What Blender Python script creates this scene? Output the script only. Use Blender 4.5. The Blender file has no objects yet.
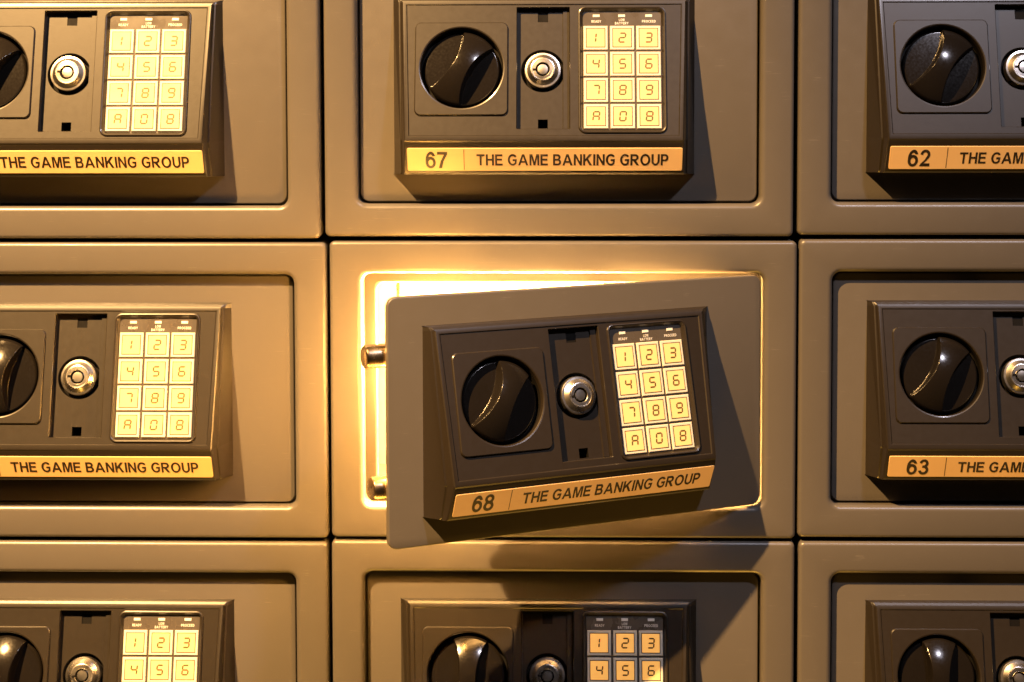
import bpy, bmesh, math
from mathutils import Vector, Matrix
from mathutils.geometry import tessellate_polygon

# ------------------------------------------------------------------ scene
sc = bpy.context.scene
C = sc.collection
U = 1.0 / 1500.0                      # one working unit = 2/3 mm

def P(x, y, d):                       # right, down, out of the wall -> Blender
    return Vector((x * U, -d * U, -y * U))

GLYPH = {'2':[[0,0,720,0,720,175,300,175,500,360,642,519,683,581,708,649,715,720,703,792,673,858,627,917,567,965,496,998,419,1017,339,1019,261,1004,188,974,126,929,76,873,42,807,26,737,215,690,220,748,243,794,282,830,332,851,387,854,439,840,483,809,513,766,525,717,518,666,492,621,360,400,80,140]],'3':[[0,247,22,174,64,109,123,54,196,13,278,-13,364,-20,450,-9,531,19,601,63,658,120,696,187,715,260,713,335,690,407,647,473,588,527,609,568,650,629,673,698,675,770,656,840,617,903,561,955,492,994,414,1016,332,1019,252,1005,178,973,117,925,71,866,43,798,221,730,229,779,268,835,329,863,396,857,451,819,480,758,474,691,435,635,374,607,266,600,246,450,342,449,405,443,461,415,501,370,520,313,516,254,487,201,440,161,380,142,317,144,260,169,217,213,194,268]],'6':[[0,340,9,261,34,186,76,119,131,62,198,19,272,-9,350,-20,429,-13,505,10,573,50,632,104,677,169,707,242,719,321,715,400,693,476,656,546,603,605,540,652,467,684,389,699,310,696,218,695,247,754,285,798,330,824,377,829,423,814,465,778,499,726,690,745,655,823,626,873,591,917,552,954,509,984,463,1005,415,1017,366,1020,318,1014,322,1012,257,989,195,950,139,898,91,834,52,760,24,678,6,590,0,500],[515,265,486,208,442,165,389,143,331,143,277,165,234,208,205,265,195,330,205,395,234,452,278,495,331,517,389,517,442,495,486,452,515,395,525,330]],'7':[[100,0,330,0,450,420,720,850,720,1000,0,1000,0,825,480,825,240,420]],'8':[[77,465,40,418,14,366,1,311,0,256,12,201,36,148,72,101,118,59,173,26,234,1,300,-15,369,-20,437,-15,503,1,565,26,620,59,666,101,701,148,726,201,738,256,737,311,723,366,697,418,660,465,618,569,659,615,687,667,702,722,702,778,687,833,659,885,618,931,566,968,505,997,438,1014,369,1020,299,1014,233,997,172,968,120,931,79,885,50,833,36,778,36,722,50,667,79,615,120,569],[524,235,495,192,451,159,397,142,340,142,286,159,242,192,214,235,204,285,214,335,242,378,286,411,340,428,397,428,451,411,495,378,524,335,534,285],[498,697,468,657,422,630,369,620,315,630,270,657,239,697,229,745,239,793,270,833,315,860,369,870,422,860,468,833,498,793,509,745]],'A':[[0,0,215,0,300,230,700,230,790,0,1010,0,610,1000,395,1000],[500,770,640,395,360,395]],'B':[[0,0,470,0,490,0,580,12,662,47,730,103,777,173,799,253,794,335,763,412,709,478,636,527,632,535,688,586,726,649,744,719,739,790,713,858,667,916,604,962,530,990,450,1000,0,1000],[200,425,460,425,512,415,555,387,585,345,595,295,585,245,555,203,512,175,460,165,200,165],[200,834,420,834,466,825,505,798,531,759,540,712,531,665,505,626,466,599,420,590,200,590]],'C':[[799,886,715,952,619,997,517,1018,413,1015,312,988,219,937,138,867,73,778,27,677,2,567,0,455,20,344,62,241,124,150,202,75,293,20,393,-12,496,-20,599,-3,697,37,784,99,856,180,703,299,659,236,603,188,540,159,473,150,407,162,345,194,291,244,248,309,218,386,204,469,207,555,225,637,259,711,305,772,362,817,426,844,493,850,559,835,620,800,673,747]],'D':[[0,0,360,0,476,17,585,67,678,146,750,250,795,371,810,500,795,629,750,750,678,854,585,933,476,983,360,1000,0,1000],[200,830,350,830,415,819,475,786,527,733,567,665,591,585,600,500,591,415,567,335,527,267,475,214,415,181,350,170,200,170]],'E':[[0,0,740,0,740,170,200,170,200,440,680,440,680,610,200,610,200,830,720,830,720,1000,0,1000]],'G':[[875,820,807,896,726,956,635,997,538,1017,439,1017,342,996,251,954,170,894,102,818,50,729,15,631,0,527,5,422,29,321,73,226,133,143,208,74,294,23,388,-9,486,-20,585,-10,679,21,766,71,842,139,899,560,479,560,479,390,699,390,699,235,697,266,646,210,586,172,520,152,452,153,387,174,327,215,277,272,239,342,216,422,209,506,219,590,244,669,284,737,335,792,396,830,462,848,530,846,595,824,654,783,704,725]],'H':[[0,0,200,0,200,430,600,430,600,0,800,0,800,1000,600,1000,600,600,200,600,200,1000,0,1000]],'I':[[0,0,200,0,200,1000,0,1000]],'K':[[0,0,200,0,200,300,345,455,620,0,880,0,490,600,860,1000,590,1000,200,575,200,1000,0,1000]],'L':[[0,0,700,0,700,170,200,170,200,1000,0,1000]],'M':[[0,0,185,0,185,780,385,0,575,0,775,780,775,0,960,0,960,1000,665,1000,480,320,295,1000,0,1000]],'N':[[0,0,190,0,190,660,600,0,800,0,800,1000,610,1000,610,340,200,1000,0,1000]],'O':[[980,500,971,601,943,699,897,789,836,868,762,932,678,980,586,1010,490,1020,394,1010,302,980,218,932,144,868,83,789,37,699,9,601,0,500,9,399,37,301,83,211,144,132,218,68,302,20,394,-10,490,-20,586,-10,678,20,762,68,836,132,897,211,943,301,971,399],[763,422,742,348,709,282,665,226,611,185,552,159,490,150,428,159,369,185,315,226,271,282,238,348,217,422,210,500,217,578,238,652,271,718,315,774,369,815,428,841,490,850,552,841,611,815,665,774,709,718,742,652,763,578,770,500]],'P':[[0,0,200,0,200,360,420,360,522,376,614,421,687,492,734,581,750,680,734,779,687,868,614,939,522,984,420,1000,0,1000],[200,830,400,830,454,819,499,786,529,737,540,680,529,623,499,574,454,541,400,530,200,530]],'R':[[0,0,200,0,200,410,280,410,600,0,850,0,560,425,625,454,696,499,751,558,787,628,800,704,790,780,758,851,706,913,637,960,557,990,470,1000,0,1000],[200,830,440,830,495,820,543,792,574,750,585,700,574,650,543,608,495,580,440,570,200,570]],'T':[[300,0,500,0,500,830,800,830,800,1000,0,1000,0,830,300,830]],'U':[[0,1000,0,380,8,302,30,227,67,158,117,97,178,47,247,10,322,-12,400,-20,478,-12,553,10,622,47,683,97,733,158,770,227,792,302,800,380,800,1000,600,1000,600,380,593,322,573,267,541,221,500,185,452,163,400,155,348,163,300,185,259,221,227,267,207,322,200,380,200,1000]],'W':[[220,0,440,0,620,700,800,0,1020,0,1240,1000,1030,1000,905,330,740,1000,500,1000,350,320,220,1000,0,1000]],'Y':[[360,0,560,0,560,420,920,1000,685,1000,465,610,235,1000,0,1000,360,420]]}

# ------------------------------------------------------------------ materials
def new_mat(name):
    m = bpy.data.materials.new(name)
    m.use_nodes = True
    nt = m.node_tree
    b = nt.nodes['Principled BSDF']
    return m, nt, b

def rough_surface(name, col, rough, var=0.12, bump=0.05, bscale=900.0, spec=0.5, metallic=0.0,
                  coat=0.0, big=9.0, speck=0.0, rvar=0.10, scratch=0.0, sheet=0.0):
    """paint / plastic: base colour with faint mottling, uneven gloss, fine orange peel"""
    m, nt, b = new_mat(name)
    N, L = nt.nodes, nt.links
    tc = N.new('ShaderNodeTexCoord')
    oi = N.new('ShaderNodeObjectInfo')
    add = N.new('ShaderNodeVectorMath'); add.operation = 'ADD'
    sc3 = N.new('ShaderNodeVectorMath'); sc3.operation = 'SCALE'
    cmb = N.new('ShaderNodeCombineXYZ')
    for i in range(3):
        L.new(oi.outputs['Random'], cmb.inputs[i])
    L.new(cmb.outputs[0], sc3.inputs[0]); sc3.inputs['Scale'].default_value = 37.0
    L.new(tc.outputs['Object'], add.inputs[0]); L.new(sc3.outputs[0], add.inputs[1])
    n1 = N.new('ShaderNodeTexNoise'); n1.inputs['Scale'].default_value = big; n1.inputs['Detail'].default_value = 6
    L.new(add.outputs[0], n1.inputs['Vector'])
    n2 = N.new('ShaderNodeTexNoise'); n2.inputs['Scale'].default_value = bscale; n2.inputs['Detail'].default_value = 2
    L.new(add.outputs[0], n2.inputs['Vector'])
    n3 = N.new('ShaderNodeTexNoise'); n3.inputs['Scale'].default_value = big * 11; n3.inputs['Detail'].default_value = 8
    L.new(add.outputs[0], n3.inputs['Vector'])
    mp = N.new('ShaderNodeMapRange')
    mp.inputs['From Min'].default_value = 0.25; mp.inputs['From Max'].default_value = 0.75
    mp.inputs['To Min'].default_value = 1 - var; mp.inputs['To Max'].default_value = 1 + var
    L.new(n1.outputs['Fac'], mp.inputs['Value'])
    mx = N.new('ShaderNodeMix'); mx.data_type = 'RGBA'; mx.blend_type = 'MULTIPLY'
    mx.inputs['Factor'].default_value = 1.0
    mx.inputs['A'].default_value = (*col, 1)
    L.new(mp.outputs[0], mx.inputs['B'])
    out = mx.outputs['Result']
    if speck > 0:                      # tiny dust specks and paint nibs
        vo = N.new('ShaderNodeTexVoronoi'); vo.inputs['Scale'].default_value = 130.0
        L.new(add.outputs[0], vo.inputs['Vector'])
        lt = N.new('ShaderNodeMath'); lt.operation = 'LESS_THAN'; lt.inputs[1].default_value = 0.03
        L.new(vo.outputs['Distance'], lt.inputs[0])
        wn = N.new('ShaderNodeSeparateColor'); L.new(vo.outputs['Color'], wn.inputs[0])
        gt = N.new('ShaderNodeMath'); gt.operation = 'GREATER_THAN'; gt.inputs[1].default_value = 1 - speck
        L.new(wn.outputs[0], gt.inputs[0])
        mm = N.new('ShaderNodeMath'); mm.operation = 'MULTIPLY'
        L.new(lt.outputs[0], mm.inputs[0]); L.new(gt.outputs[0], mm.inputs[1])
        m2 = N.new('ShaderNodeMix'); m2.data_type = 'RGBA'
        m2.inputs['B'].default_value = (min(1, col[0] * 2.0), min(1, col[1] * 2.0), min(1, col[2] * 2.0), 1)
        L.new(out, m2.inputs['A']); L.new(mm.outputs[0], m2.inputs['Factor'])
        out = m2.outputs['Result']
    L.new(out, b.inputs['Base Color'])
    mr = N.new('ShaderNodeMapRange')
    mr.inputs['From Min'].default_value = 0.3; mr.inputs['From Max'].default_value = 0.7
    mr.inputs['To Min'].default_value = max(0.02, rough - rvar); mr.inputs['To Max'].default_value = rough + rvar
    L.new(n3.outputs['Fac'], mr.inputs['Value'])
    L.new(mr.outputs[0], b.inputs['Roughness'])
    b.inputs['Metallic'].default_value = metallic
    b.inputs['Specular IOR Level'].default_value = spec
    b.inputs['Coat Weight'].default_value = coat; b.inputs['Coat Roughness'].default_value = 0.16
    if scratch > 0:                    # short faint scuffs, mostly along the sheet, in patches
        mpn = N.new('ShaderNodeMapping'); mpn.inputs['Scale'].default_value = (55, 55, 1400); mpn.inputs['Rotation'].default_value = (0, 0.10, 0)
        L.new(add.outputs[0], mpn.inputs['Vector'])
        sn = N.new('ShaderNodeTexNoise'); sn.inputs['Scale'].default_value = 1.0; sn.inputs['Detail'].default_value = 1
        L.new(mpn.outputs[0], sn.inputs['Vector'])
        s1 = N.new('ShaderNodeMapRange'); s1.inputs['From Min'].default_value = 0.66; s1.inputs['From Max'].default_value = 0.73
        L.new(sn.outputs['Fac'], s1.inputs['Value'])
        s2 = N.new('ShaderNodeMapRange'); s2.inputs['From Min'].default_value = 0.55; s2.inputs['From Max'].default_value = 0.68
        L.new(n3.outputs['Fac'], s2.inputs['Value'])
        sm = N.new('ShaderNodeMath'); sm.operation = 'MULTIPLY'; L.new(s1.outputs[0], sm.inputs[0]); L.new(s2.outputs[0], sm.inputs[1])
        sk = N.new('ShaderNodeMath'); sk.operation = 'MULTIPLY'; sk.inputs[1].default_value = scratch; L.new(sm.outputs[0], sk.inputs[0])
        m3 = N.new('ShaderNodeMix'); m3.data_type = 'RGBA'
        m3.inputs['B'].default_value = (min(1, col[0] * 2.4), min(1, col[1] * 2.4), min(1, col[2] * 2.4), 1)
        L.new(out, m3.inputs['A']); L.new(sk.outputs[0], m3.inputs['Factor'])
        L.new(m3.outputs['Result'], b.inputs['Base Color'])
    if bump > 0:
        bp = N.new('ShaderNodeBump'); bp.inputs['Strength'].default_value = bump
        bp.inputs['Distance'].default_value = 0.0004
        L.new(n2.outputs['Fac'], bp.inputs['Height'])
        L.new(bp.outputs[0], b.inputs['Normal'])
        if sheet > 0:                  # pressed sheet is never quite flat
            b2 = N.new('ShaderNodeBump'); b2.inputs['Strength'].default_value = sheet; b2.inputs['Distance'].default_value = 0.004
            L.new(n1.outputs['Fac'], b2.inputs['Height']); L.new(b2.outputs[0], bp.inputs['Normal'])
    return m

M = {}
M['paint'] = rough_surface('taupe_paint', (0.100, 0.090, 0.078), 0.36, var=0.025, bump=0.06, bscale=1100, spec=0.6, speck=0.03, rvar=0.04, scratch=0.3, sheet=0.12)
M['plastic'] = rough_surface('dark_plastic', (0.016, 0.0118, 0.0075), 0.40, var=0.03, bump=0.04, bscale=1500, spec=0.58, coat=0.3, big=25, speck=0.02, rvar=0.018)
M['black'] = rough_surface('black_plastic', (0.009, 0.0075, 0.0065), 0.18, var=0.1, bump=0.0, spec=0.45, rvar=0.04, big=60)
M['void'] = rough_surface('recess_shade', (0.004, 0.0035, 0.003), 0.7, bump=0.0, spec=0.15)  # near-black colour stands for the shade inside holes and notches
M['chrome'] = rough_surface('worn_chrome', (0.75, 0.72, 0.68), 0.30, var=0.08, bump=0.03, metallic=1.0, rvar=0.07)
M['nickel'] = rough_surface('brass_bolt', (0.72, 0.55, 0.36), 0.25, var=0.08, bump=0.03, metallic=1.0, rvar=0.06)
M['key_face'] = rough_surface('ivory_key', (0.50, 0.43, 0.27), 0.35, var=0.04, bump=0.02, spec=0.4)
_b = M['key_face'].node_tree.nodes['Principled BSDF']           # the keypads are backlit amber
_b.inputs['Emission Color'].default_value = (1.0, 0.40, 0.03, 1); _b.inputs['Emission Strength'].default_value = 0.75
M['key_rim'] = rough_surface('pale_key_rim', (0.66, 0.62, 0.52), 0.35, var=0.05, bump=0.02, spec=0.4)
M['key_line'] = rough_surface('key_outline', (0.045, 0.033, 0.022), 0.5, bump=0.0)
M['key_ink'] = rough_surface('olive_digit', (0.11, 0.075, 0.02), 0.5, bump=0.0)
M['pad_base'] = rough_surface('keypad_film', (0.075, 0.065, 0.055), 0.30, var=0.1, bump=0.03)
M['lens'] = rough_surface('clear_lens', (0.75, 0.74, 0.70), 0.25, bump=0.0)
M['label'] = rough_surface('amber_label', (0.88, 0.58, 0.25), 0.38, var=0.05, bump=0.03, big=30, spec=0.45)
M['ink'] = rough_surface('label_ink', (0.018, 0.011, 0.007), 0.5, bump=0.0)
M['cover'] = rough_surface('pale_inner_cover', (0.15, 0.14, 0.13), 0.5, bump=0.03)
M['wall'] = rough_surface('dark_wall', (0.02, 0.018, 0.016), 0.8)

def emit(name, col, s):
    m, nt, b = new_mat(name)
    b.inputs['Base Color'].default_value = (0.8, 0.8, 0.8, 1)
    b.inputs['Emission Color'].default_value = (*col, 1)
    b.inputs['Emission Strength'].default_value = s
    return m

# ------------------------------------------------------------------ mesh builder
class MB:
    def __init__(self, mats):
        self.v = []; self.f = []; self.m = []; self.mats = mats
    def vert(self, p):
        self.v.append(Vector(p)); return len(self.v) - 1
    def verts(self, ps):
        return [self.vert(p) for p in ps]
    def face(self, ids, m=0):
        self.f.append(tuple(ids)); self.m.append(self.mats.index(m) if isinstance(m, str) else m)
    def bridge(self, a, b, m=0):
        n = len(a)
        for i in range(n):
            j = (i + 1) % n
            self.face((a[i], a[j], b[j], b[i]), m)
    def loft(self, rings, m=0, cap0=False, cap1=False, m1=None):
        ids = [self.verts(r) for r in rings]
        for a, b in zip(ids, ids[1:]):
            self.bridge(a, b, m)
        if cap0: self.face(ids[0][::-1], m)
        if cap1: self.face(ids[-1], m if m1 is None else m1)
        return ids
    def fill(self, loops, z, m=0, fn=None):
        """flat area inside loops[0] less the other loops, at height z"""
        vs = [[Vector((x, y, 0)) for x, y in lp] for lp in loops]
        flat = [v for lp in vs for v in lp]
        ids = [self.vert(fn(v.x, v.y) if fn else (v.x, v.y, z)) for v in flat]
        for t in tessellate_polygon(vs):
            self.face([ids[i] for i in t], m)
    def box(self, x0, x1, y0, y1, z0, z1, m=0, bev=0.0):
        r = [(x0, y0), (x1, y0), (x1, y1), (x0, y1)]
        if bev:
            q = [(x0 + bev, y0 + bev), (x1 - bev, y0 + bev), (x1 - bev, y1 - bev), (x0 + bev, y1 - bev)]
            self.loft([[(x, y, z0) for x, y in r], [(x, y, z1 - bev) for x, y in r], [(x, y, z1) for x, y in q]], m, True, True)
        else:
            self.loft([[(x, y, z0) for x, y in r], [(x, y, z1) for x, y in r]], m, True, True)
    def build(self, name, parent=None, sharp=32, weld=True):
        me = bpy.data.meshes.new(name)
        me.from_pydata([P(*v) for v in self.v], [], self.f)
        for k in self.mats: me.materials.append(M[k])
        me.polygons.foreach_set('material_index', self.m)
        bm = bmesh.new(); bm.from_mesh(me)
        if weld: bmesh.ops.remove_doubles(bm, verts=bm.verts, dist=1e-6)
        bmesh.ops.recalc_face_normals(bm, faces=bm.faces)
        for f in bm.faces: f.smooth = True
        bm.to_mesh(me); bm.free()
        me.set_sharp_from_angle(angle=math.radians(sharp))
        me.update()
        o = bpy.data.objects.new(name, me)
        C.objects.link(o)
        if parent: o.parent = parent
        return o

def rr(cx, cy, w, h, r, n=6):         # rounded rectangle outline
    o = []
    for qx, qy, a0 in ((1, 1, 0), (-1, 1, 90), (-1, -1, 180), (1, -1, 270)):
        for i in range(n + 1):
            a = math.radians(a0 + 90 * i / n)
            o.append((cx + qx * (w / 2 - r) + r * math.cos(a), cy + qy * (h / 2 - r) + r * math.sin(a)))
    return o
def rrb(x0, y0, x1, y1, r, n=6):
    return rr((x0 + x1) / 2, (y0 + y1) / 2, x1 - x0, y1 - y0, r, n)
def at(loop, z): return [(x, y, z) for x, y in loop]
def circ(cx, cy, r, n=64):
    return [(cx + r * math.cos(2 * math.pi * i / n), cy + r * math.sin(2 * math.pi * i / n)) for i in range(n)]

def write(mb, s, cx, cy, cap, width, z, m, gap=0.17, space=0.36):
    """bold capitals; cx, cy = middle of the words, cap = capital height, width = length or None"""
    x = 0.0; out = []
    for ch in s:
        if ch == ' ': x += space - gap; continue
        polys = [[(p[i] / 1000, p[i + 1] / 1000) for i in range(0, len(p), 2)] for p in GLYPH[ch]]
        out.append((x, polys)); x += max(q[0] for p in polys for q in p) + gap
    tot = x - gap
    kx = (width / tot) if width else cap
    for x0, polys in out:
        mb.fill([[(cx + (q[0] + x0 - tot / 2) * kx, cy - (q[1] - 0.5) * cap) for q in p] for p in polys], z, m)

SEG = {'0': 'abcdef', '1': 'bc', '2': 'abged', '3': 'abgcd', '4': 'fgbc', '5': 'afgcd', '6': 'afgedc',
       '7': 'abc', '8': 'abcdefg', '9': 'abcdfg', 'A': 'abcefg', 'B': 'abcdefg'}
def digit(mb, ch, cx, cy, w, h, t, z, m):
    sl = 0.10
    def q(pts): mb.face(mb.verts([(cx + x - sl * y, cy + y, z) for x, y in pts]), m)
    a, b2, g = w / 2, h / 2, 0.12
    e = t / 2
    H = lambda y: q([(-a + e + g, y), (-a + t + g, y - e), (a - t - g, y - e), (a - e - g, y), (a - t - g, y + e), (-a + t + g, y + e)])
    V = lambda x, y0, y1: q([(x, y0 + g), (x + e, y0 + e + g), (x + e, y1 - e - g), (x, y1 - g), (x - e, y1 - e - g), (x - e, y0 + e + g)])
    s = SEG[ch]
    if ch == '1':
        V(0, -b2 + e, 0); V(0, 0, b2 - e); return
    if 'a' in s: H(-b2 + e)
    if 'g' in s: H(0)
    if 'd' in s: H(b2 - e)
    if 'f' in s: V(-a + e, -b2 + e, 0)
    if 'b' in s: V(a - e, -b2 + e, 0)
    if 'e' in s: V(-a + e, 0, b2 - e)
    if 'c' in s: V(a - e, 0, b2 - e)

# ------------------------------------------------------------------ parts of one safe
# local frame of every part: x right, y down, d out of the wall, origin = middle of the safe front
SW, SH = 465.6, 299.6
OW, OH = 400.0, 235.0
HX = 198.0                            # hinge edge of the door
DF = -11.0                            # door face, behind the cabinet front

def make_cabinet(parent):
    mb = MB(['paint'])
    R = [at(rr(0, 0, SW, SH, 5), -300), at(rr(0, 0, SW, SH, 5), -4)]
    for i in range(1, 5):
        a = math.radians(90 * i / 4); k = 4 * (1 - math.cos(a))
        R.append(at(rr(0, 0, SW - 2 * k, SH - 2 * k, 5 - k * 0.4), -4 + 4 * math.sin(a)))
    lr = 5.5
    for i in range(0, 6):
        a = math.radians(90 * i / 5); k = lr * (1 - math.sin(a))
        R.append(at(rr(0, 0, OW + 2 * k, OH + 2 * k, 9 + k), -lr + lr * math.cos(a)))
    R.append(at(rr(0, 0, OW, OH, 9), -22))
    R.append(at(rr(0, 0, OW - 18, OH - 18, 8), -22))
    for i in range(1, 4):
        a = math.radians(90 * i / 3); k = 3 * math.sin(a)
        R.append(at(rr(0, 0, OW - 18 - 2 * k, OH - 18 - 2 * k, 8), -22 - 3 * (1 - math.cos(a))))
    R.append(at(rr(0, 0, OW - 24, OH - 24, 8), -30))
    R.append(at(rr(0, 0, SW - 12, SH - 12, 4), -31))
    R.append(at(rr(0, 0, SW - 12, SH - 12, 4), -292))
    mb.loft(R, 'paint', True, True)
    return mb.build('cabinet', parent)

def D(x, y, d): return (x - HX, y, d - DF)      # safe frame -> door frame

def make_door(parent):
    mb = MB(['paint'])
    w, h, cx = 2 * HX, 231.0, -HX
    R = [at(rr(cx, 0, w - 2, h - 2, 8), -6.5), at(rr(cx, 0, w, h, 9), -5.5), at(rr(cx, 0, w, h, 9), -1.4)]
    for i in range(1, 4):
        a = math.radians(90 * i / 3); k = 1.4 * (1 - math.cos(a))
        R.append(at(rr(cx, 0, w - 2 * k, h - 2 * k, 9 - k), -1.4 + 1.4 * math.sin(a)))
    mb.loft(R, 'paint', True, True)
    return mb.build('door', parent)

# control panel: wedge-shaped housing; face frame u (right), v (down the slope), n (out)
FY0, FY1, FD0, FD1 = -83.0, 51.5, 7.0, 42.0     # face top / bottom, heights above the door
ALPHA = math.atan2(FD1 - FD0, FY1 - FY0)
FL = math.hypot(FD1 - FD0, FY1 - FY0)
LY0, LY1, LD0, LD1 = 58.6, 84.2, 40.0, 28.6     # label strip, leaning back downwards
BETA = math.atan2(LD0 - LD1, LY1 - LY0)
LLEN = math.hypot(LD0 - LD1, LY1 - LY0)

def F(u, v, n):                        # face frame -> door frame
    y = FY0 + v * math.cos(ALPHA) - n * math.sin(ALPHA)
    d = FD0 + v * math.sin(ALPHA) + n * math.cos(ALPHA)
    return (u - HX, y, d)

KC = (-95.0, 67.3); KR = 40.6         # knob
PADB = (-141.3, 20.8, -49.3, 115.2)
SLOT = (-41.3, 4.8, 11.6, 128.8); SD = -7.8
LOCK = (-15.3, 68.6)
WIN = (19.6, 4.8, 106.0, 133.2)

def make_panel(parent):
    mb = MB(['plastic', 'void'])
    XL, XR = -164.0, 135.3
    # stations down the side profile: (y, depth, left/right inset of the outer edge, inset of the face edge)
    st = [(-88.0, 0.0, 0.0, 0.0), (-86.6, 4.4, 4.6, 7.0), (-84.6, 6.2, 5.4, 8.8), (FY0, FD0, 5.8, 10.2),
          (FY1, FD1, 8.6, 14.4), (FY1 + 1.4, FD1 + 0.1, 8.8, 14.4), (FY1 + 3.0, FD1 - 0.8, 8.9, 14.2),
          (LY0 - 1.5, LD0 + 0.7, 8.9, 14.0), (LY1 + 1.0, LD1 - 0.4, 8.6, 13.0), (LY1 + 2.6, LD1 - 2.2, 7.8, 12.2), (87.8, 0.0, 0.0, 0.0)]
    rows = []
    for k, (y, d, io, jf) in enumerate(st):
        od = d * 0.74
        by = max(-88.0, min(87.8, y))
        fl, fr = XL + jf, XR - jf
        dj = jf - io
        lg = min(2.0, 0.3 * dj)                     # ledge that runs round the flank
        L_ = [(0.0, 0.0), (io, od), (io + lg, od + 0.35 * lg), (jf - 1.1, d - min(1.4, 0.3 * (d - od))), (jf, d)]
        row = [D(XL + (0 if q == 0 else x), by if q == 0 else y, DF + z) for q, (x, z) in enumerate(L_)]
        row += [D(XR - (0 if q == 0 else x), by if q == 0 else y, DF + z) for q, (x, z) in reversed(list(enumerate(L_)))]
        rows.append(mb.verts(row))
    for k in range(len(rows) - 1):
        for c in range(9):
            if k == 3 and c == 4: continue
            a = [rows[k][c], rows[k][c + 1], rows[k + 1][c + 1], rows[k + 1][c]]
            mb.face(a, 'plastic')
    # sloping face with its openings
    tl, tr = XL + st[3][3], XR - st[3][3]
    bl, br = XL + st[4][3], XR - st[4][3]
    fn = lambda z: (lambda x, y: F(x, y, z))
    ins = 3.2
    outer = [(tl, 0), (tr, 0), (br, FL), (bl, FL)]
    inner = [(tl + ins, ins - 1), (tr - ins, ins - 1), (br - ins, FL - ins), (bl + ins, FL - ins)]
    inn2 = [(tl + ins + .9, ins - .1), (tr - ins - .9, ins - .1), (br - ins - .9, FL - ins - .9), (bl + ins + .9, FL - ins - .9)]
    fz = -0.9                          # the face lies a little below its rim
    a = mb.verts([F(x, y, 0) for x, y in outer]); b = mb.verts([F(x, y, 0) for x, y in inner]); c = mb.verts([F(x, y, fz) for x, y in inn2])
    mb.bridge(a, b, 'plastic'); mb.bridge(b, c, 'plastic')
    pad = rrb(*PADB, 6)
    slot = rrb(*SLOT, 0.8, 2)
    win = rrb(*WIN, 7)
    mb.fill([inn2, pad, slot, win], 0, 'plastic', fn(fz))
    def lf(loops, m='plastic', cap=False):
        ids = [mb.verts([F(x, y, z) for x, y in lp]) for lp, z in loops]
        for p, q in zip(ids, ids[1:]): mb.bridge(p, q, m)
        if cap: mb.face(ids[-1], m)
    def grow(b, k, r, n=6): return rrb(b[0] - k, b[1] - k, b[2] + k, b[3] + k, r, n)
    # raised square round the knob
    lf([(pad, fz), (grow(PADB, -0.3, 5.8), 0.5), (grow(PADB, -1.1, 5.2), 1.2)])
    hole0 = circ(*KC, KR + 1.6)
    mb.fill([grow(PADB, -1.1, 5.2), hole0], 0, 'plastic', fn(1.2))
    lf([(hole0, 1.2), (circ(*KC, KR + 0.6), 0.9), (circ(*KC, KR), 0.0), (circ(*KC, KR - 0.4), -4.5)])
    lf([(circ(*KC, KR - 0.4), -4.5), (circ(*KC, KR - 0.6), -13)], 'void', True)
    # lock slot
    lf([(slot, fz), (grow(SLOT, -0.6, 0.6, 2), fz - 0.8), (grow(SLOT, -0.9, 0.6, 2), SD)])
    nt1 = [(-20.2, 8.93), (-10.0, 9.07), (-10.06, 18.66), (-20.13, 18.54)]
    nt2 = [(-20.0, 117.6), (-10.4, 117.6), (-10.4, 126.6), (-20.0, 126.6)]
    lh = circ(*LOCK, 21.6)
    mb.fill([grow(SLOT, -0.9, 0.6, 2), nt1, nt2, lh], 0, 'plastic', fn(SD))
    for lp, dp in ((nt1, 0.9), (nt2, 16)): lf([(lp, SD), (lp, SD - dp)], 'void', True)  # upper notch is shallow, its black colour replaces the shade of depth
    lf([(lh, SD), (circ(*LOCK, 21.2), SD - 0.6), (circ(*LOCK, 21.0), SD - 9)], 'void', True)
    # narrow step along the right side of the slot
    x0, x1 = SLOT[2] - 7.2, SLOT[2] - 1.0
    q = [(x0, 6.0), (x1, 6.0), (x1, 127.6), (x0, 127.6)]
    lf([(q, SD), ([(x + (0.5 if x == x0 else 0), y) for x, y in q], SD + 1.6)], 'plastic', True)
    # keypad window: raised rim, then a slope down to the film
    lf([(win, fz), (grow(WIN, -0.5, 6.8), 0.5), (grow(WIN, -1.3, 6.2), 0.8), (grow(WIN, -2.2, 5.6), 0.3), (grow(WIN, -4.6, 2.2), -3.6)])
    return mb.build('control_panel', parent, sharp=14)

def place_on_face(o):
    o.location = P(*F(0, 0, 0)); o.rotation_euler = (-ALPHA, 0, 0)

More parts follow.
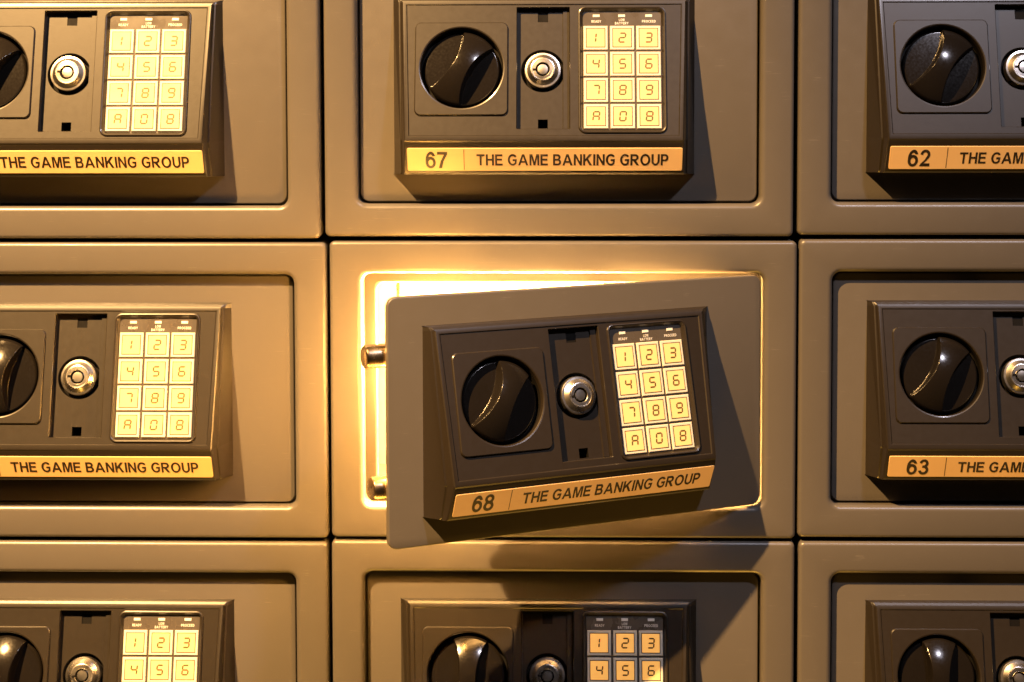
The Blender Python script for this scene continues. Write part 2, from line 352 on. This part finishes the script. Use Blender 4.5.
def make_knob(parent):
    mb = MB(['black'])
    R, NA, NR = 37.2, 360, 120
    ctr = []
    rho, w0 = 70.0, 8.2
    def hgt(x, y):
        r = math.hypot(x, y)
        dome = 11.0 - 13.0 * (r / R) ** 2
        # scooped sides: distance outside the two arcs that bound the grip
        best = -1e9
        for sgn in (1, -1):
            c = sgn * (w0 + rho)
            best = max(best, rho - math.hypot(x - c, y))
        t = best                        # >0 inside a scoop
        k = min(1, max(0, (t + 0.3) / 2.3)); k = k * k * (3 - 2 * k)
        floor = -5.2 - 1.2 * (r / R) ** 2
        edge = max(0, (r - (R - 2.2)) / 2.2)
        return dome * (1 - k) + floor * k - 1.6 * edge * edge
    rings = []
    c0 = mb.vert((0, 0, hgt(0, 0)))
    for j in range(1, NR + 1):
        r = R * j / NR
        rings.append(mb.verts([(r * math.cos(2 * math.pi * i / NA), r * math.sin(2 * math.pi * i / NA),
                                hgt(r * math.cos(2 * math.pi * i / NA), r * math.sin(2 * math.pi * i / NA))) for i in range(NA)]))
    for i in range(NA): mb.face((c0, rings[0][i], rings[0][(i + 1) % NA]))
    for a, b in zip(rings, rings[1:]): mb.bridge(a, b)
    base = mb.verts([(R * math.cos(2 * math.pi * i / NA), R * math.sin(2 * math.pi * i / NA), -12) for i in range(NA)])
    mb.bridge(rings[-1], base)
    return mb.build('dial_knob', parent, sharp=50)

def place_knob(o, turn):
    o.location = P(*F(KC[0], KC[1], 0))
    o.rotation_euler = (Matrix.Rotation(-ALPHA, 3, 'X') @ Matrix.Rotation(math.radians(turn), 3, 'Y')).to_euler()

def make_lock(parent):
    mb = MB(['chrome', 'void'])
    prof = [(17.9, -6), (17.9, 3.2), (17.4, 4.0), (15.6, 4.3), (15.2, 4.6), (11.8, 7.8), (11.2, 8.0), (10.8, 7.4), (10.4, 7.4), (10.0, 8.0), (7.3, 8.1), (6.9, 7.6)]
    rings = [at(circ(0, 0, r, 48), z + SD) for r, z in prof]
    mb.loft(rings, 'chrome')
    mb.loft([at(circ(0, 0, 6.9, 48), 7.6 + SD), at(circ(0, 0, 6.8, 48), 4.5 + SD), at(circ(0, 0, 5.4, 48), 4.5 + SD), at(circ(0, 0, 5.4, 48), 6.4 + SD)], 'void')
    mb.loft([at(circ(0, 0, 5.4, 48), 6.4 + SD), at(circ(0, 0, 5.0, 48), 7.0 + SD), at(circ(0, 0, 2.2, 48), 7.3 + SD)], 'chrome', False, True)
    mb.box(-9.8, -6.4, -1.2, 1.2, 7.0 + SD, 8.15 + SD, 'void')          # key notch
    mb.box(-5.2, -3.4, 2.6, 3.8, 6.6 + SD, 7.5 + SD, 'void')
    return mb.build('lock_cylinder', parent, sharp=22)

def make_keypad(parent):
    mb = MB(['pad_base', 'key_rim', 'key_face', 'key_line', 'key_ink', 'lens'])
    z = -3.6
    mb.fill([rrb(WIN[0] + 3, WIN[1] + 3, WIN[2] - 3, WIN[3] - 3, 3)], z, 'pad_base')
    xs = [24.9, 51.0, 76.9]; ys = [24.0, 50.5, 77.0, 103.4]; kw, kh = 23.8, 24.4
    chars = ['123', '456', '789', 'A0B']
    for r in range(4):
        for c in range(3):
            x, y = xs[c], ys[r]
            mb.box(x, x + kw, y, y + kh, z - 0.2, z + 1.3, 'key_rim', 0.5)
            i = 2.3
            mb.box(x + i, x + kw - i, y + i, y + kh - i, z + 1.0, z + 1.42, 'key_line')
            i = 3.1
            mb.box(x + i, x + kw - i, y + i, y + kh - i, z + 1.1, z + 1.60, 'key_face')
            digit(mb, chars[r][c], x + kw / 2 + 0.2, y + kh / 2, 7.4, 10.6, 1.55, z + 1.75, 'key_ink')
    for c, words in enumerate((('READY',), ('LOW', 'BATTERY'), ('PROCEED',))):
        cx = xs[c] + kw / 2 + (0.8, -0.2, 0.6)[c]
        mb.box(cx - 3.4, cx + 3.4, 12.2, 14.9, z, z + 0.5, 'lens', 0.3)
        for k, wd in enumerate(words):
            cy = 19.2 if len(words) == 1 else 17.6 + 3.5 * k
            write(mb, wd, cx, cy, 2.5, {5: 9.6, 3: 5.6, 7: 13.5}[len(wd)], z + 0.25, 'lens')
    return mb.build('keypad', parent, weld=False)

LXL, LXR = -148.0, 121.0
def make_label(parent, number):
    """amber strip on the lower edge; frame: x right, y down the strip from its top, d out"""
    mb = MB(['label', 'ink'])
    cx, w = (LXL + LXR) / 2, LXR - LXL
    mb.loft([at(rr(cx, LLEN / 2, w, LLEN - 3.2, 1.6, 3), -0.4), at(rr(cx, LLEN / 2, w, LLEN - 3.2, 1.6, 3), 0.55),
             at(rr(cx, LLEN / 2, w - 0.6, LLEN - 3.8, 1.4, 3), 0.8)], 'label', False, True)
    cy = LLEN / 2
    mb.box(LXL + 55.3, LXL + 55.9, cy - 11.2, cy + 11.2, 0.7, 0.9, 'ink')
    write(mb, 'THE GAME BANKING GROUP', LXL + 161.6, cy + 0.2, 12.2, 187.5, 0.95, 'ink', gap=0.115, space=0.50)
    if number:
        write(mb, number, LXL + 28.6, cy + 0.3, 17.8, 21.4, 0.95, 'ink', gap=0.10)
    o = mb.build('name_plate', parent)
    o.location = P(-HX, LY0, LD0); o.rotation_euler = (BETA, 0, 0)
    return o

# ------------------------------------------------------------------ assemble
def set_tags(o, label, cat, group=None):
    o['label'] = label; o['category'] = cat
    if group: o['group'] = group

def dup(o, parent):
    c = o.copy(); C.objects.link(c); c.parent = parent
    return c

SAFE_GROUP = 'keypad safes stacked in three columns'
safes = [  # centre x, centre y, number, knob turn, roll, open angle, label
    (88.4, 88.8, '', 27, 0.12, 0, 'closed keypad safe in the brightly lit upper left corner, its knob cut off'),
    (558.5, 85.7, '67', 30, 0.12, 0, 'closed grey keypad safe numbered 67, directly above the open safe'),
    (1028.5, 83.3, '62', 31, 0.12, 0, 'dimly lit closed keypad safe numbered 62, to the right of safe 67'),
    (94.3, 392.5, '', 10, 0.14, 0, 'closed keypad safe glowing orange from the open safe on its right'),
    (563.3, 390.0, '68', 29, 0.14, 25.7, 'open safe numbered 68, its door ajar with warm light pouring from inside'),
    (1031.4, 387.2, '63', 27, 0.14, 0, 'dimly lit closed keypad safe numbered 63, to the right of the open safe'),
    (94.3, 696.3, '', 6, 0.14, 0, 'closed amber-lit keypad safe in the lower left corner, its lower half out of view'),
    (563.7, 692.9, '', 4, 0.14, 0, 'closed keypad safe directly below the open safe, half in the shadow of the open door'),
    (1033.5, 691.4, '', 4, 0.14, 0, 'dim closed keypad safe in the lower right corner, below safe 63'),
]
proto = None
label_mesh = {}
for cx, cy, num, turn, roll, opened, lab in safes:
    root = bpy.data.objects.new('safe', None); C.objects.link(root)
    root.empty_display_size = 0.05
    root.location = P(cx, cy + SH / 2, 0); root.rotation_euler = (0, -math.radians(roll), 0)
    set_tags(root, lab, 'safe', SAFE_GROUP)
    if proto is None:
        cab = make_cabinet(root); door = make_door(root)
        pan = make_panel(door); knob = make_knob(door); lock = make_lock(door); pad = make_keypad(door)
        place_on_face(pad)
        proto = (cab, door, pan, knob, lock, pad)
    else:
        cab = dup(proto[0], root); door = dup(proto[1], root)
        pan, knob, lock, pad = (dup(o, door) for o in proto[2:])
    if num in label_mesh:
        dup(label_mesh[num], door)
    else:
        label_mesh[num] = make_label(door, num)
    cab.location = P(0, -SH / 2, 0)
    door.location = P(HX, -SH / 2, DF)
    place_knob(knob, turn)
    lock.location = P(*F(LOCK[0], LOCK[1], 0)); lock.rotation_euler = (Matrix.Rotation(-ALPHA, 3, 'X') @ Matrix.Rotation(math.radians((turn * 37) % 17 - 8), 3, 'Y')).to_euler()
    if opened:
        door.location = P(198.0, -SH / 2, -6.5)
        door.rotation_euler = (0, 0, math.radians(opened))
        mb = MB(['cover'])
        mb.loft([at(rr(-262, 0, 180, 207, 6), -6.0), at(rr(-262, 0, 180, 207, 6), -36), at(rr(-262, 0, 177, 204, 5), -37.5)], 'cover', True, True)  # unseen bolt cover, shaped to keep the lamp's glow to the left
        mb.build('inner_cover', door)
        for y, tip in ((-60.0, -412.0), (62.0, -406.0)):
            mb = MB(['nickel'])
            prof = [(0.0, 11.0), (tip + 340 + 2.2, 11.0), (tip + 340 + 0.6, 10.3), (tip + 340, 8.8)]
            rings = []
            for x, r in prof:
                rings.append([(-340 + x, y + r * math.cos(2 * math.pi * i / 40), -19 + r * math.sin(2 * math.pi * i / 40)) for i in range(40)])
            mb.loft(rings, 'nickel', True, True)
            mb.build('locking_bolt', door)
        safe68 = root

# dark wall the safes stand against
mb = MB(['wall']); mb.box(-2200, 3200, -1800, 2400, -340, -318)
w = mb.build('wall'); w['kind'] = 'structure'
set_tags(w, 'dark wall behind the stacked safes', 'wall'); 

# lamp inside the open safe
M['glow'] = emit('warm_lamp', (1.0, 0.45, 0.08), 480.0)
M['glow_inner'] = emit('warm_inner_lamp', (1.0, 0.52, 0.15), 6000.0)

def tube_mesh(half, r, along, m):
    mb = MB([m])
    prof = [(-half, 0.5), (-half, r * 0.7), (-half + 2, r), (half - 2, r), (half, r * 0.7), (half, 0.5)]
    R = []
    for t, q in prof:
        ring = []
        for i in range(14):
            c, s_ = q * math.cos(2 * math.pi * i / 14), q * math.sin(2 * math.pi * i / 14)
            ring.append((c, t, s_) if along == 'y' else (t, c, s_))
        R.append(ring)
    mb.loft(R, m, True, True)
    return mb

# a short tube clipped to the back of the open door, beside its free edge
th = math.radians(25.7)
bx, bd = 198.0 - 377.0 * math.cos(th) - 15.0 * math.sin(th), -6.5 + 377.0 * math.sin(th) - 15.0 * math.cos(th)
lamp = bpy.data.objects.new('tube_lamp', None); C.objects.link(lamp); lamp.empty_display_size = 0.02
lamp.location = P(563.3 + bx, 388.0, bd); lamp.rotation_euler = (0, 0, th)
tube_mesh(42, 6.0, 'y', 'glow').build('tube', lamp)
for yy in (-42 + 6, 42 - 6):
    mb = MB(['nickel']); mb.box(-3, 3, yy - 3, yy + 3, 5.0, 9.2, 'nickel', 0.4); mb.build('clip', lamp)
set_tags(lamp, 'short lit warm tube lamp clipped behind the free edge of the open door', 'lamp')
# a second tube under the roof of the open safe, on two drop rods
lamp = bpy.data.objects.new('tube_lamp', None); C.objects.link(lamp); lamp.empty_display_size = 0.02
lamp.location = P(500, 366, -60)
tube_mesh(115, 5.0, 'x', 'glow_inner').build('tube', lamp)
for xx in (-115 + 8, 115 - 8):
    mb = MB(['nickel']); mb.box(xx - 1.5, xx + 1.5, -90, -4, -1.5, 1.5, 'nickel'); mb.build('rod', lamp)
set_tags(lamp, 'long lit warm tube lamp hanging under the roof inside the open safe', 'lamp')

# ------------------------------------------------------------------ light
def look(o, target):
    o.rotation_euler = (Vector(target) - o.location).to_track_quat('-Z', 'Y').to_euler()

kd = bpy.data.lights.new('key_spot', 'SPOT'); kd.energy = 1550.0; kd.color = (1.0, 0.56, 0.20)
kd.shadow_soft_size = 0.018; kd.spot_size = math.radians(54); kd.spot_blend = 1.0
ko = bpy.data.objects.new('key_spot', kd); C.objects.link(ko)
ko.location = P(*(-982.0, -2500.0, 1900.0)); look(ko, P(*(-300, 700, 0)))

fd = bpy.data.lights.new('cool_fill', 'AREA'); fd.energy = 10.5; fd.color = (0.97, 0.92, 1.06); fd.shape = 'DISK'; fd.size = 0.08
fo = bpy.data.objects.new('cool_fill', fd); C.objects.link(fo)
fo.location = P(*(1424, -1386, 1368)); look(fo, P(560, 390, 0))

ud = bpy.data.lights.new('label_uplight', 'AREA'); ud.energy = 22; ud.color = (1.0, 0.50, 0.07); ud.shape = 'RECTANGLE'; ud.size = 1.1; ud.size_y = 0.2  # unseen warm light added low down to brighten the label strips
uo = bpy.data.objects.new('label_uplight', ud); C.objects.link(uo)
uo.location = P(*(720, 2500, 280)); look(uo, P(450, 300, 0))

wd = bpy.data.worlds.new('World'); sc.world = wd; wd.use_nodes = True
wd.node_tree.nodes['Background'].inputs['Color'].default_value = (*(1.0, 0.6, 0.3), 1)
wd.node_tree.nodes['Background'].inputs['Strength'].default_value = 0.01

# ------------------------------------------------------------------ camera
cam = bpy.data.cameras.new('camera'); co = bpy.data.objects.new('camera', cam); C.objects.link(co)
cam.sensor_fit = 'HORIZONTAL'; cam.sensor_width = 36.0; cam.lens = 36.0 * 1678.0 / 1024.0
cam.shift_y = -(341.0 - 165.0) / 1024.0
cam.clip_start = 0.05; cam.clip_end = 50.0
co.location = P(552, 71, 1663)
fwd = Vector((-0.02379385, 0.99815194, -0.05591554))
right = Vector((0.99971600, 0.02383100, 0.0)).normalized()
up = right.cross(fwd).normalized()
co.matrix_world = Matrix.Translation(co.location) @ Matrix((right, up, -fwd)).transposed().to_4x4()
sc.camera = co

sc.view_settings.view_transform = 'Standard'
sc.view_settings.look = 'None'
sc.view_settings.exposure = 0.0
sc.view_settings.gamma = 1.0
sc.render.engine = 'CYCLES'
sc.cycles.use_denoising = True
sc.cycles.max_bounces = 10
